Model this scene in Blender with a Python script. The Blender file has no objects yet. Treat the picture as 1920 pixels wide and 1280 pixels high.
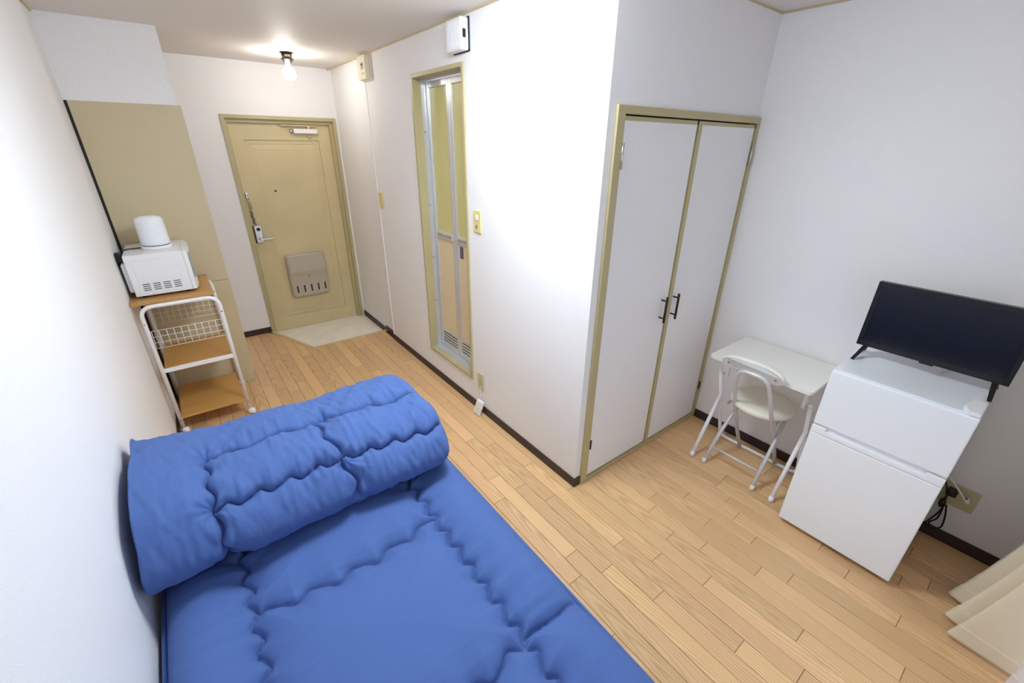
import bpy, bmesh, math, random
import numpy as np
from mathutils import Vector, Matrix, Euler

random.seed(7)
S = bpy.context.scene
COL = S.collection

# ------------------------------------------------------------------ camera
YAW, PIT, ROL = 0.6555, -0.4328, 0.0115
CAM = Vector((0.3365, -4.5186, 1.7101))
F_PX = 797.65
fwd = Vector((math.sin(YAW)*math.cos(PIT), math.cos(YAW)*math.cos(PIT), math.sin(PIT)))
rt0 = Vector((math.cos(YAW), -math.sin(YAW), 0)); up0 = rt0.cross(fwd)
rt = math.cos(ROL)*rt0 + math.sin(ROL)*up0
up = -math.sin(ROL)*rt0 + math.cos(ROL)*up0
cd = bpy.data.cameras.new('camera'); cam = bpy.data.objects.new('camera', cd); COL.objects.link(cam)
cd.sensor_fit = 'HORIZONTAL'; cd.sensor_width = 36.0; cd.lens = F_PX/1920*36.0; cd.clip_start = 0.02
cam.matrix_world = Matrix(((rt.x, up.x, -fwd.x, CAM.x), (rt.y, up.y, -fwd.y, CAM.y), (rt.z, up.z, -fwd.z, CAM.z), (0, 0, 0, 1)))
S.camera = cam

# ------------------------------------------------------------------ world, exposure, room lamps
w = bpy.data.worlds.new('world'); S.world = w; w.use_nodes = True
w.node_tree.nodes['Background'].inputs[0].default_value = (0.75, 0.85, 1.0, 1)
w.node_tree.nodes['Background'].inputs[1].default_value = 0.85
S.view_settings.view_transform = 'Standard'; S.view_settings.look = 'None'
S.view_settings.gamma = 1.0; S.view_settings.use_curve_mapping = False
S.view_settings.exposure = 1.08
S.cycles.diffuse_bounces = 8
LAMP_XY = (1.24, -3.16)      # round LED ceiling lamp of the room (above the frame)
LAMP_E = 23.5
BULB_E = 35.0               # bare bulb over the entrance

# room dimensions (metres), y = 0 at the entrance wall, -y towards the camera
H = 2.30
X1, X1F, X2 = 1.712, 1.737, 2.885
YC, YP, YB, YS = -3.303, -0.965, -5.0, -0.88
GZ = -0.032

# ------------------------------------------------------------------ materials
def srgb(r, g, b):
    f = lambda c: (c/255/12.92) if c/255 <= 0.04045 else ((c/255+0.055)/1.055)**2.4
    return (f(r), f(g), f(b), 1)
MATS = {}
def newmat(name):
    m = bpy.data.materials.new(name); m.use_nodes = True
    MATS[name] = m
    return m, m.node_tree, m.node_tree.nodes['Principled BSDF']
def plain(name, col, rough=0.5, metal=0.0, spec=0.5, bump=0.0, bscale=300.0, var=0.0, vscale=6.0, coat=0.0):
    m, nt, b = newmat(name)
    b.inputs['Base Color'].default_value = col; b.inputs['Roughness'].default_value = rough
    b.inputs['Metallic'].default_value = metal; b.inputs['Specular IOR Level'].default_value = spec
    b.inputs['Coat Weight'].default_value = coat
    tc = nt.nodes.new('ShaderNodeTexCoord')
    if var > 0:
        n = nt.nodes.new('ShaderNodeTexNoise'); n.inputs['Scale'].default_value = vscale; n.inputs['Detail'].default_value = 5
        nt.links.new(tc.outputs['Object'], n.inputs['Vector'])
        mp = nt.nodes.new('ShaderNodeMapRange'); mp.inputs[1].default_value = 0.3; mp.inputs[2].default_value = 0.7
        mp.inputs[3].default_value = 1-var; mp.inputs[4].default_value = 1+var
        nt.links.new(n.outputs['Fac'], mp.inputs[0])
        hs = nt.nodes.new('ShaderNodeHueSaturation'); hs.inputs['Color'].default_value = col
        nt.links.new(mp.outputs[0], hs.inputs['Value']); nt.links.new(hs.outputs[0], b.inputs['Base Color'])
    if bump > 0:
        n = nt.nodes.new('ShaderNodeTexNoise'); n.inputs['Scale'].default_value = bscale; n.inputs['Detail'].default_value = 3
        nt.links.new(tc.outputs['Object'], n.inputs['Vector'])
        bp = nt.nodes.new('ShaderNodeBump'); bp.inputs['Strength'].default_value = bump; bp.inputs['Distance'].default_value = 0.002
        nt.links.new(n.outputs['Fac'], bp.inputs['Height']); nt.links.new(bp.outputs[0], b.inputs['Normal'])
    return m
def emit(name, col, strength):
    m, nt, b = newmat(name)
    b.inputs['Base Color'].default_value = col
    b.inputs['Emission Color'].default_value = col; b.inputs['Emission Strength'].default_value = strength
    return m

def wallpaper(name, col, scale=330.0, strength=0.35):
    m, nt, b = newmat(name)
    b.inputs['Roughness'].default_value = 0.62; b.inputs['Specular IOR Level'].default_value = 0.35
    tc = nt.nodes.new('ShaderNodeTexCoord')
    n = nt.nodes.new('ShaderNodeTexNoise'); n.inputs['Scale'].default_value = scale; n.inputs['Detail'].default_value = 2; n.inputs['Roughness'].default_value = 0.85
    nt.links.new(tc.outputs['Object'], n.inputs['Vector'])
    mp = nt.nodes.new('ShaderNodeMapRange'); mp.inputs[1].default_value = 0.3; mp.inputs[2].default_value = 0.7
    mp.inputs[3].default_value = 0.91; mp.inputs[4].default_value = 1.03
    nt.links.new(n.outputs['Fac'], mp.inputs[0])
    hs = nt.nodes.new('ShaderNodeHueSaturation'); hs.inputs['Color'].default_value = col
    nt.links.new(mp.outputs[0], hs.inputs['Value']); nt.links.new(hs.outputs[0], b.inputs['Base Color'])
    bp = nt.nodes.new('ShaderNodeBump'); bp.inputs['Strength'].default_value = strength; bp.inputs['Distance'].default_value = 0.0012
    nt.links.new(n.outputs['Fac'], bp.inputs['Height']); nt.links.new(bp.outputs[0], b.inputs['Normal'])
    return m

def wood(name, dark, mid, light, along='Y', rough=0.38, wscale=16.0, rand=True, stretch=0.10, dist=5.0, contrast=1.0, spread=(0.16, 0.9)):
    m, nt, b = newmat(name)
    L = nt.links.new
    tc = nt.nodes.new('ShaderNodeTexCoord'); oi = nt.nodes.new('ShaderNodeObjectInfo')
    vm = nt.nodes.new('ShaderNodeVectorMath'); vm.operation = 'MULTIPLY_ADD'
    cmb = nt.nodes.new('ShaderNodeCombineXYZ')
    for k, (mul, rng, off) in enumerate(((113.7, spread[0], -spread[0]/2), (57.3, spread[1], -spread[1]/2), (31.9, 0.02, 0.0))):
        mm = nt.nodes.new('ShaderNodeMath'); mm.operation = 'MULTIPLY'; mm.inputs[1].default_value = mul
        f_ = nt.nodes.new('ShaderNodeMath'); f_.operation = 'FRACT'
        ma = nt.nodes.new('ShaderNodeMath'); ma.operation = 'MULTIPLY_ADD'; ma.inputs[1].default_value = rng; ma.inputs[2].default_value = off
        L(oi.outputs['Random'], mm.inputs[0]); L(mm.outputs[0], f_.inputs[0]); L(f_.outputs[0], ma.inputs[0]); L(ma.outputs[0], cmb.inputs[k])
    vm.inputs[1].default_value = (1, 1, 1)
    L(tc.outputs['Object'], vm.inputs[0]); L(cmb.outputs[0], vm.inputs[2])
    mapg = nt.nodes.new('ShaderNodeMapping')
    sc = [1, 1, 1]; sc['XYZ'.index(along)] = stretch
    mapg.inputs['Scale'].default_value = sc
    L(vm.outputs[0], mapg.inputs['Vector'])
    wv = nt.nodes.new('ShaderNodeTexWave'); wv.wave_type = 'RINGS'; wv.rings_direction = 'SPHERICAL'
    wv.inputs['Scale'].default_value = wscale; wv.inputs['Distortion'].default_value = dist
    wv.inputs['Detail'].default_value = 2.5; wv.inputs['Detail Scale'].default_value = 0.7
    L(mapg.outputs[0], wv.inputs['Vector'])
    mapf = nt.nodes.new('ShaderNodeMapping')
    sc2 = [420, 420, 420]; sc2['XYZ'.index(along)] = 9
    mapf.inputs['Scale'].default_value = sc2; L(vm.outputs[0], mapf.inputs['Vector'])
    nf = nt.nodes.new('ShaderNodeTexNoise'); nf.inputs['Scale'].default_value = 1.0; nf.inputs['Detail'].default_value = 2
    L(mapf.outputs[0], nf.inputs['Vector'])
    nl = nt.nodes.new('ShaderNodeTexNoise'); nl.inputs['Scale'].default_value = 7.0; nl.inputs['Detail'].default_value = 2
    L(mapg.outputs[0], nl.inputs['Vector'])
    a1 = nt.nodes.new('ShaderNodeMix'); a1.data_type = 'FLOAT'; a1.inputs[0].default_value = 0.55
    L(wv.outputs['Fac'], a1.inputs[2]); L(nf.outputs['Fac'], a1.inputs[3])
    a2 = nt.nodes.new('ShaderNodeMix'); a2.data_type = 'FLOAT'; a2.inputs[0].default_value = 0.35
    L(a1.outputs[0], a2.inputs[2]); L(nl.outputs['Fac'], a2.inputs[3])
    cr = nt.nodes.new('ShaderNodeValToRGB'); e = cr.color_ramp.elements
    e[0].position = 0.5-0.30/contrast; e[0].color = dark; e[1].position = 0.5+0.28/contrast; e[1].color = light
    k = cr.color_ramp.elements.new(0.47); k.color = mid
    L(a2.outputs[0], cr.inputs[0])
    hs = nt.nodes.new('ShaderNodeHueSaturation'); L(cr.outputs[0], hs.inputs['Color'])
    if rand:
        mv = nt.nodes.new('ShaderNodeMapRange'); mv.inputs[3].default_value = 0.85; mv.inputs[4].default_value = 1.07
        L(oi.outputs['Random'], mv.inputs[0]); L(mv.outputs[0], hs.inputs['Value'])
        mh = nt.nodes.new('ShaderNodeMath'); mh.operation = 'MULTIPLY'; mh.inputs[1].default_value = 17.31
        fr = nt.nodes.new('ShaderNodeMath'); fr.operation = 'FRACT'
        L(oi.outputs['Random'], mh.inputs[0]); L(mh.outputs[0], fr.inputs[0])
        mr = nt.nodes.new('ShaderNodeMapRange'); mr.inputs[3].default_value = 0.496; mr.inputs[4].default_value = 0.503
        L(fr.outputs[0], mr.inputs[0]); L(mr.outputs[0], hs.inputs['Hue'])
    L(hs.outputs[0], b.inputs['Base Color'])
    b.inputs['Roughness'].default_value = rough; b.inputs['Specular IOR Level'].default_value = 0.85
    bp = nt.nodes.new('ShaderNodeBump'); bp.inputs['Strength'].default_value = 0.06; bp.inputs['Distance'].default_value = 0.001
    L(nf.outputs['Fac'], bp.inputs['Height']); L(bp.outputs[0], b.inputs['Normal'])
    return m

M_WALL = wallpaper('white_wallpaper', srgb(241, 240, 241), 360.0, 0.7)
M_CEIL = wallpaper('ceiling_paper', srgb(226, 221, 217), 220.0, 0.25)
M_TRIM = plain('olive_trim', srgb(184, 172, 130), 0.42, bump=0.05, bscale=60, var=0.04)
M_DOOR = plain('aged_door_paint', srgb(208, 193, 150), 0.45, bump=0.05, bscale=40, var=0.07, vscale=3.0)
M_PANEL = plain('beige_panel', srgb(200, 186, 152), 0.38, var=0.015)
M_BASE = plain('brown_baseboard', srgb(58, 44, 40), 0.5, var=0.05)
M_BLACK = plain('black_plastic', srgb(14, 14, 16), 0.4)
M_DARK = plain('dark_gap', srgb(18, 14, 12), 0.8)
M_GENKAN = plain('entry_vinyl', srgb(240, 234, 222), 0.35, var=0.05, vscale=9.0)
M_NOSE = plain('nosing', srgb(208, 190, 146), 0.4)
M_SUB = plain('plank_joint', srgb(74, 48, 26), 0.8)
M_PLANK = wood('oak_plank', srgb(188, 144, 96), srgb(220, 178, 128), srgb(232, 194, 146), wscale=30.0, stretch=0.075, dist=5.0, contrast=0.85)
M_BOARD = wood('shelf_board', srgb(170, 120, 54), srgb(194, 146, 78), srgb(208, 164, 96), along='X', wscale=22, stretch=0.05, dist=2.5, rough=0.35, contrast=0.8, spread=(0.9, 0.5))
M_WHITE = plain('white_plastic', srgb(236, 237, 240), 0.3)
M_WHITE2 = plain('white_enamel', srgb(234, 238, 243), 0.25, coat=0.2)
M_TUBE = plain('white_tube', srgb(240, 240, 242), 0.3)
M_GREYTUBE = plain('grey_tube', srgb(205, 206, 208), 0.32, metal=0.15)
M_CREAM = plain('cream_plastic', srgb(226, 222, 205), 0.45)
M_SEAT = plain('cream_vinyl', srgb(234, 231, 216), 0.42, bump=0.03, bscale=200)
M_TABLE = plain('table_laminate', srgb(233, 231, 224), 0.4, var=0.01)
M_BREAKER = plain('ivory_box', srgb(228, 219, 196), 0.45)
M_SWITCH = plain('yellowed_plate', srgb(222, 204, 140), 0.4)
M_OUTLET = plain('olive_plate', srgb(196, 190, 146), 0.4)
M_CHROME = plain('chrome', srgb(205, 205, 205), 0.22, metal=1.0)
M_ALU = plain('aluminium', srgb(214, 215, 216), 0.30, metal=0.55)
M_BRASS = plain('brass_sticker', srgb(190, 150, 90), 0.4)
M_BRONZE = plain('bronze_handle', srgb(46, 26, 20), 0.4, metal=0.2)
M_MAIL = plain('mailbox_plastic', srgb(184, 175, 156), 0.28)
M_PANE = plain('olive_pane', srgb(205, 196, 132), 0.25, bump=0.04, bscale=500)
M_PANE2 = plain('beige_pane', srgb(222, 202, 164), 0.35, bump=0.04, bscale=500)
M_STICK = plain('sticker', srgb(96, 84, 110), 0.5)
M_SCREEN = plain('tv_screen', srgb(16, 18, 24), 0.22, spec=0.5)
M_TVB = plain('tv_bezel', srgb(20, 20, 24), 0.3)
M_CURT = plain('cream_curtain', srgb(226, 214, 190), 0.85, bump=0.1, bscale=600)
M_LACE = plain('white_lace', srgb(238, 232, 232), 0.8, bump=0.15, bscale=700)
M_BULB = emit('bulb_glow', (1.0, 0.95, 0.87, 1), BULB_E)
M_LAMPD = emit('lamp_diffuser', (0.85, 0.94, 1.0, 1), LAMP_E)
M_ORANGE = plain('orange_print', srgb(224, 160, 100), 0.5)
M_GLASSG = plain('door_glass', srgb(150, 172, 196), 0.1, coat=0.5)
M_VENT = plain('vent_slot', srgb(60, 62, 66), 0.6)
M_BEDF = plain('bed_frame_steel', srgb(40, 40, 44), 0.45)
M_SKYG = plain('window_glass', srgb(120, 130, 140), 0.05)
nt_ = M_SKYG.node_tree; g = nt_.nodes['Principled BSDF']
tr_ = nt_.nodes.new('ShaderNodeBsdfTransparent'); mx_ = nt_.nodes.new('ShaderNodeMixShader'); mx_.inputs[0].default_value = 0.1
nt_.links.new(tr_.outputs[0], mx_.inputs[1]); nt_.links.new(g.outputs[0], mx_.inputs[2]); nt_.links.new(mx_.outputs[0], nt_.nodes['Material Output'].inputs[0])

def fabric(name, col, col2):
    m, nt, b = newmat(name); L = nt.links.new
    tc = nt.nodes.new('ShaderNodeTexCoord')
    n = nt.nodes.new('ShaderNodeTexNoise'); n.inputs['Scale'].default_value = 500; n.inputs['Detail'].default_value = 2
    L(tc.outputs['Object'], n.inputs['Vector'])
    n2 = nt.nodes.new('ShaderNodeTexNoise'); n2.inputs['Scale'].default_value = 5; n2.inputs['Detail'].default_value = 3
    L(tc.outputs['Object'], n2.inputs['Vector'])
    mx = nt.nodes.new('ShaderNodeMix'); mx.data_type = 'RGBA'; mx.inputs[6].default_value = col; mx.inputs[7].default_value = col2
    L(n2.outputs['Fac'], mx.inputs[0]); L(mx.outputs[2], b.inputs['Base Color'])
    b.inputs['Roughness'].default_value = 0.85; b.inputs['Specular IOR Level'].default_value = 0.2
    b.inputs['Sheen Weight'].default_value = 0.08; b.inputs['Sheen Roughness'].default_value = 0.5
    b.inputs['Sheen Tint'].default_value = (0.5, 0.6, 1, 1)
    bp = nt.nodes.new('ShaderNodeBump'); bp.inputs['Strength'].default_value = 0.12; bp.inputs['Distance'].default_value = 0.0008
    L(n.outputs['Fac'], bp.inputs['Height'])
    mpw = nt.nodes.new('ShaderNodeMapping'); mpw.inputs['Scale'].default_value = (14, 30, 22); L(tc.outputs['Object'], mpw.inputs['Vector'])
    n3 = nt.nodes.new('ShaderNodeTexNoise'); n3.inputs['Scale'].default_value = 1.0; n3.inputs['Detail'].default_value = 4; n3.inputs['Distortion'].default_value = 0.85
    L(mpw.outputs[0], n3.inputs['Vector'])
    bp2 = nt.nodes.new('ShaderNodeBump'); bp2.inputs['Strength'].default_value = 0.25; bp2.inputs['Distance'].default_value = 0.008
    L(n3.outputs['Fac'], bp2.inputs['Height']); L(bp.outputs[0], bp2.inputs['Normal']); L(bp2.outputs[0], b.inputs['Normal'])
    return m
M_BLUE = fabric('blue_cotton', srgb(73, 99, 156), srgb(78, 104, 162))

# ------------------------------------------------------------------ mesh helpers
class MB:
    def __init__(s): s.v = []; s.f = []; s.sm = []
    def add(s, vs, fs, smooth=False):
        o = len(s.v); s.v += [tuple(p) for p in vs]
        for f in fs: s.f.append([i+o for i in f]); s.sm.append(smooth)
        return s
    def box(s, a, b, bev=0.0):
        x0, y0, z0 = [min(p, q) for p, q in zip(a, b)]; x1, y1, z1 = [max(p, q) for p, q in zip(a, b)]
        if bev <= 0:
            return s.add([(x0,y0,z0),(x1,y0,z0),(x1,y1,z0),(x0,y1,z0),(x0,y0,z1),(x1,y0,z1),(x1,y1,z1),(x0,y1,z1)],
                         [(3,2,1,0),(4,5,6,7),(0,1,5,4),(1,2,6,5),(2,3,7,6),(3,0,4,7)])
        bm = bmesh.new(); bmesh.ops.create_cube(bm, size=1)
        for v in bm.verts: v.co = Vector(((x0+x1)/2+v.co.x*(x1-x0), (y0+y1)/2+v.co.y*(y1-y0), (z0+z1)/2+v.co.z*(z1-z0)))
        bmesh.ops.bevel(bm, geom=bm.edges[:], offset=min(bev, 0.49*min(x1-x0, y1-y0, z1-z0)), segments=2, profile=0.5, affect='EDGES')
        bm.verts.index_update()
        s.add([v.co[:] for v in bm.verts], [[v.index for v in f.verts] for f in bm.faces]); bm.free(); return s
    def prism(s, poly, axis, a, b):
        # poly in the two other axes (cyclic order), extruded a..b along axis
        def P(p, t):
            return {0: (t, p[0], p[1]), 1: (p[0], t, p[1]), 2: (p[0], p[1], t)}[axis]
        n = len(poly); vs = [P(p, a) for p in poly]+[P(p, b) for p in poly]
        return s.add(vs, [list(range(n))[::-1], list(range(n, 2*n))]+[(i, (i+1) % n, n+(i+1) % n, n+i) for i in range(n)])
    def tube(s, pts, r, seg=10, caps=True, r2=None):
        pts = [Vector(p) for p in pts]; n = len(pts); rings = []
        t0 = (pts[1]-pts[0]).normalized()
        nrm = t0.orthogonal().normalized()
        for i, p in enumerate(pts):
            if i == 0: t = pts[1]-pts[0]
            elif i == n-1: t = pts[-1]-pts[-2]
            else: t = (pts[i]-pts[i-1]).normalized()+(pts[i+1]-pts[i]).normalized()
            t.normalize(); nrm = (nrm-t*nrm.dot(t))
            if nrm.length < 1e-6: nrm = t.orthogonal()
            nrm.normalize(); bn = t.cross(nrm)
            rr = r if r2 is None else r+(r2-r)*i/(n-1)
            rings.append([p+rr*(math.cos(2*math.pi*k/seg)*nrm+math.sin(2*math.pi*k/seg)*bn) for k in range(seg)])
        vs = [q for R in rings for q in R]
        fs = [(i*seg+k, i*seg+(k+1) % seg, (i+1)*seg+(k+1) % seg, (i+1)*seg+k) for i in range(n-1) for k in range(seg)]
        s.add(vs, fs, True)
        if caps: s.add(rings[0], [list(range(seg))[::-1]]); s.add(rings[-1], [list(range(seg))])
        return s
    def lathe(s, prof, c, axis=(0, 0, 1), seg=24, smooth=True, cap=True):
        ax = Vector(axis).normalized(); u = ax.orthogonal().normalized(); w_ = ax.cross(u); c = Vector(c)
        vs = []
        for r, h in prof:
            for k in range(seg):
                a = 2*math.pi*k/seg; vs.append(c+ax*h+r*(math.cos(a)*u+math.sin(a)*w_))
        n = len(prof)
        fs = [(i*seg+k, i*seg+(k+1) % seg, (i+1)*seg+(k+1) % seg, (i+1)*seg+k) for i in range(n-1) for k in range(seg)]
        s.add(vs, fs, smooth)
        if cap:
            s.add(vs[:seg], [list(range(seg))[::-1]]); s.add(vs[-seg:], [list(range(seg))])
        return s
    def ball(s, c, r, seg=14, rings=8, sc=(1, 1, 1)):
        vs = []; fs = []
        for i in range(rings+1):
            th = math.pi*i/rings
            for k in range(seg):
                a = 2*math.pi*k/seg; vs.append((c[0]+sc[0]*r*math.sin(th)*math.cos(a), c[1]+sc[1]*r*math.sin(th)*math.sin(a), c[2]+sc[2]*r*math.cos(th)))
        for i in range(rings):
            for k in range(seg): fs.append((i*seg+k, (i+1)*seg+k, (i+1)*seg+(k+1) % seg, i*seg+(k+1) % seg))
        return s.add(vs, fs, True)
    def build(s, name, mat, parent=None, origin=None, smooth=None):
        vs = np.array(s.v, float)
        c = Vector(((vs.min(0)+vs.max(0))/2).tolist()) if origin is None else Vector(origin)
        me = bpy.data.meshes.new(name)
        me.from_pydata((vs-np.array(c)).tolist(), [], s.f)
        me.polygons.foreach_set('use_smooth', s.sm if smooth is None else [smooth]*len(s.f))
        bm = bmesh.new(); bm.from_mesh(me)
        bmesh.ops.remove_doubles(bm, verts=bm.verts, dist=1e-6)
        bmesh.ops.recalc_face_normals(bm, faces=bm.faces); bm.to_mesh(me); bm.free()
        me.materials.append(mat)
        o = bpy.data.objects.new(name, me); COL.objects.link(o)
        if parent is not None:
            o.parent = parent; o.location = c-WLOC[parent.name]
        else: o.location = c
        WLOC[o.name] = c
        return o
WLOC = {}
def tag(o, label=None, cat=None, group=None, kind=None):
    if label: o['label'] = label
    if cat: o['category'] = cat
    if group: o['group'] = group
    if kind: o['kind'] = kind
    return o
def thing(name, loc, label, cat, group=None, kind=None):
    o = bpy.data.objects.new(name, None); COL.objects.link(o); o.location = loc; o.empty_display_size = 0.1
    WLOC[o.name] = Vector(loc); return tag(o, label, cat, group, kind)
def struct(name, mb, mat, label=None):
    return tag(mb.build(name, mat), label, None, None, 'structure')
def B(a, b, bev=0.0): return MB().box(a, b, bev)
def fillet(pts, r, n=6):
    pts = [Vector(p) for p in pts]; out = [pts[0]]
    for i in range(1, len(pts)-1):
        a = (pts[i-1]-pts[i]); b = (pts[i+1]-pts[i]); ra = min(r, a.length*0.49, b.length*0.49)
        p0 = pts[i]+a.normalized()*ra; p1 = pts[i]+b.normalized()*ra
        for k in range(n+1):
            t = k/n; out.append(p0*(1-t)**2+pts[i]*2*t*(1-t)+p1*t*t)
    out.append(pts[-1]); return out
def catmull(pts, n=8, closed=False):
    P = [Vector(p) for p in pts]; out = []; N = len(P)
    rng = range(N) if closed else range(N-1)
    for i in rng:
        if closed: a, b, c, d = P[i-1], P[i], P[(i+1) % N], P[(i+2) % N]
        else: a, b, c, d = P[max(i-1, 0)], P[i], P[i+1], P[min(i+2, N-1)]
        for k in range(n):
            t = k/n
            out.append(0.5*((2*b)+(c-a)*t+(2*a-5*b+4*c-d)*t*t+(3*b-a-3*c+d)*t**3))
    if not closed: out.append(P[-1])
    return out

# ================================================================== THE ROOM
# ---- floor: sub-floor slab with a notch for the sunken entry, planks as parts
GP = [(0.823, 0.0), (0.823, -0.04), (1.035, -0.628), (1.75, -0.622)]     # edge of the entry
floor_poly = [(-0.1, 0.1), (0.81, 0.1), (0.81, -0.03), (1.03, -0.632), (1.80, -0.630), (3.0, -0.63), (3.0, -5.12), (-0.1, -5.12)]
floor = struct('floor', MB().prism(floor_poly, 2, -0.09, -0.003), M_SUB, 'light oak plank floor of the room')
PITCH = 0.0757; XR = 1.399
joints = {0: [-3.603, -4.42], 1: [-3.753, -4.5], 2: [-3.967, -3.289], 3: [-4.273, -3.697, -3.017], 4: [-3.353, -3.852], 5: [-4.055],
          6: [-3.819, -4.395], 7: [-3.663, -3.948], 8: [-4.167], 9: [-4.269, -3.883], 10: [-3.717, -4.076], 11: [-3.951], 12: [-3.867], -1: [-3.145]}
def entry_y(x):
    if x <= 0.815: return -0.002
    if x <= 1.033: return -0.04+(x-0.815)/(1.033-0.815)*(-0.632+0.04)
    return -0.630
def plank(x0, x1, ya0, ya1, yb):      # far edge y at x0 / x1, near edge yb
    gp, bv = 0.0008, 0.0010; t = -0.003
    o = [(x0+gp, yb+gp), (x1-gp, yb+gp), (x1-gp, ya1-gp), (x0+gp, ya0-gp)]
    i = [(x0+gp+bv, yb+gp+bv), (x1-gp-bv, yb+gp+bv), (x1-gp-bv, ya1-gp-bv), (x0+gp+bv, ya0-gp-bv)]
    vs = [(a, b, t) for a, b in o]+[(a, b, -0.0008) for a, b in o]+[(a, b, 0) for a, b in i]
    fs = [(3, 2, 1, 0), (8, 9, 10, 11)]+[(k, (k+1) % 4, 4+(k+1) % 4, 4+k) for k in range(4)]+[(4+k, 4+(k+1) % 4, 8+(k+1) % 4, 8+k) for k in range(4)]
    MB().add(vs, fs).build('plank', M_PLANK, floor)
k0 = int(math.floor((0-XR)/PITCH)); k1 = int(math.ceil((X2-XR)/PITCH))
for k in range(k0, k1+1):
    xc = XR+PITCH*k; xa, xb = max(xc-PITCH/2, 0.001), min(xc+PITCH/2, X2-0.001)
    if xb-xa < 0.012: continue
    near = YB+0.001
    def top(x):
        if x <= X1+0.001: return entry_y(x)
        return YC-0.002
    if xa < X1 < xb: xb_far = X1
    ys = sorted(joints.get(k, []), reverse=True)
    # extend the joints both ways with plank lengths like those measured
    far = max(top(xa), top(xb))
    if not ys: ys = [far-random.uniform(0.2, 0.7)]
    while ys[0]-0.32 < far-0.2 and ys[0]+0.75 < far: ys.insert(0, ys[0]+random.uniform(0.5, 0.85))
    while ys[-1]-0.75 > near: ys.append(ys[-1]-random.uniform(0.5, 0.8))
    ys = [y for y in ys if y < min(top(xa), top(xb))-0.05 and y > near+0.05]
    if xa < X1 < xb:                       # strip that runs half under the wall corner
        fa = entry_y(xa); edges = [fa]+[y for y in ys]+[near]
        for a, b in zip(edges[:-1], edges[1:]):
            if a > YC-0.002 > b:
                plank(xa, X1, a, a, YC-0.002); plank(xa, xb, YC-0.002, YC-0.002, b)
            elif b >= YC-0.002: plank(xa, X1, a, a, b)
            else: plank(xa, xb, a, a, b)
        continue
    edges = ys+[near]
    plank(xa, xb, top(xa), top(xb), edges[0])
    for a, b in zip(edges[:-1], edges[1:]): plank(xa, xb, a, a, b)

# ---- sunken entry with vinyl and nosing strips
entry = struct('floor_entry', MB().prism([(0.815, 0.10), (0.815, -0.03), (1.03, -0.626), (1.78, -0.626), (1.78, 0.10)], 2, -0.09, GZ), M_GENKAN, 'pale marbled vinyl of the sunken entry in front of the door')
def strip(a, b, wd, z0, z1):
    a, b = Vector(a), Vector(b); d = (b-a).normalized(); n = Vector((-d.y, d.x))*wd/2
    return [(a+n)[:], (a-n)[:], (b-n)[:], (b+n)[:]], z0, z1
nose = MB()
for a, b in (((0.806, -0.005), (1.034, -0.630)), ((1.028, -0.629), (X1F, -0.625))):
    p, z0, z1 = strip(a, b, 0.026, GZ-0.001, 0.006); nose.prism(p, 2, z0, z1)
nose.build('nosing', M_NOSE, entry)

# ---- walls and ceiling
struct('wall_left', B((-0.1, YB-0.1, -0.09), (0, 0.1, H)), M_WALL, 'white wallpapered long wall beside the bed')
wf = MB(); wf.box((0, 0, -0.09), (0.8045, 0.1, H)); wf.box((1.717, 0, -0.09), (1.85, 0.1, H)); wf.box((0.8045, 0, 1.913), (1.717, 0.1, H))
struct('wall_far', wf, M_WALL, 'white wallpapered wall around the entrance door')
BY0, BY1, BZ0, BZ1 = -2.295, -1.667, 0.213, 2.100
wm = MB(); wm.box((X1, YC+0.05, -0.05), (1.85, BY0, H)); wm.box((X1, BY1, -0.05), (1.85, YS, H)); wm.box((X1, BY0, BZ1), (1.85, BY1, H)); wm.box((X1, BY0, -0.05), (1.85, BY1, BZ0))
wm.box((X1F, YS, -0.09), (1.85, 0.0, H))
struct('wall_bathroom', wm, M_WALL, 'bright white wallpapered wall with the narrow folding door')
CX0, CZ1 = 1.753, 1.853
wc = MB(); wc.box((X1, YC, -0.05), (CX0, YC+0.05, H)); wc.box((CX0, YC, CZ1), (X2, YC+0.05, H))
struct('wall_closet', wc, M_WALL, 'wallpapered wall above the double closet doors')
struct('wall_right', B((X2, YB-0.1, -0.09), (X2+0.1, YC+0.05, H)), M_WALL, 'white wallpapered wall behind the desk and the fridge')
wb = MB(); WX0, WX1, WZ1 = 0.55, 2.45, 1.9
wb.box((0, YB-0.1, -0.09), (WX0, YB, H)); wb.box((WX1, YB-0.1, -0.09), (X2, YB, H)); wb.box((WX0, YB-0.1, WZ1), (WX1, YB, H))
struct('wall_back', wb, M_WALL, 'white wallpapered window wall behind the curtain')
struct('ceiling', B((-0.1, YB-0.1, H), (X2+0.1, 0.1, H+0.1)), M_CEIL, 'pale beige ceiling')
up_ = struct('wall_partition', B((0, YP+0.002, 1.905), (0.5005, YP+0.055, H), 0.0), M_WALL, 'wallpapered strip of wall above the beige partition')

# ---- window behind the curtains
win = thing('window_1', ((WX0+WX1)/2, YB-0.05, 0), 'glazed balcony window behind the curtain', None, kind='structure')
wfm = MB(); wfm.box((WX0, YB-0.08, 0), (WX0+0.04, YB-0.02, WZ1)); wfm.box((WX1-0.04, YB-0.08, 0), (WX1, YB-0.02, WZ1)); wfm.box((WX0, YB-0.08, WZ1-0.04), (WX1, YB-0.02, WZ1)); wfm.box((WX0, YB-0.08, -0.05), (WX1, YB-0.02, 0.04)); wfm.box((1.47, YB-0.08, 0), (1.53, YB-0.02, WZ1))
wfm.build('window_frame', M_ALU, win)
for a, b in ((WX0+0.04, 1.47), (1.53, WX1-0.04)): B((a, YB-0.055, 0.04), (b, YB-0.049, WZ1-0.04)).build('pane', M_SKYG, win)

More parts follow.
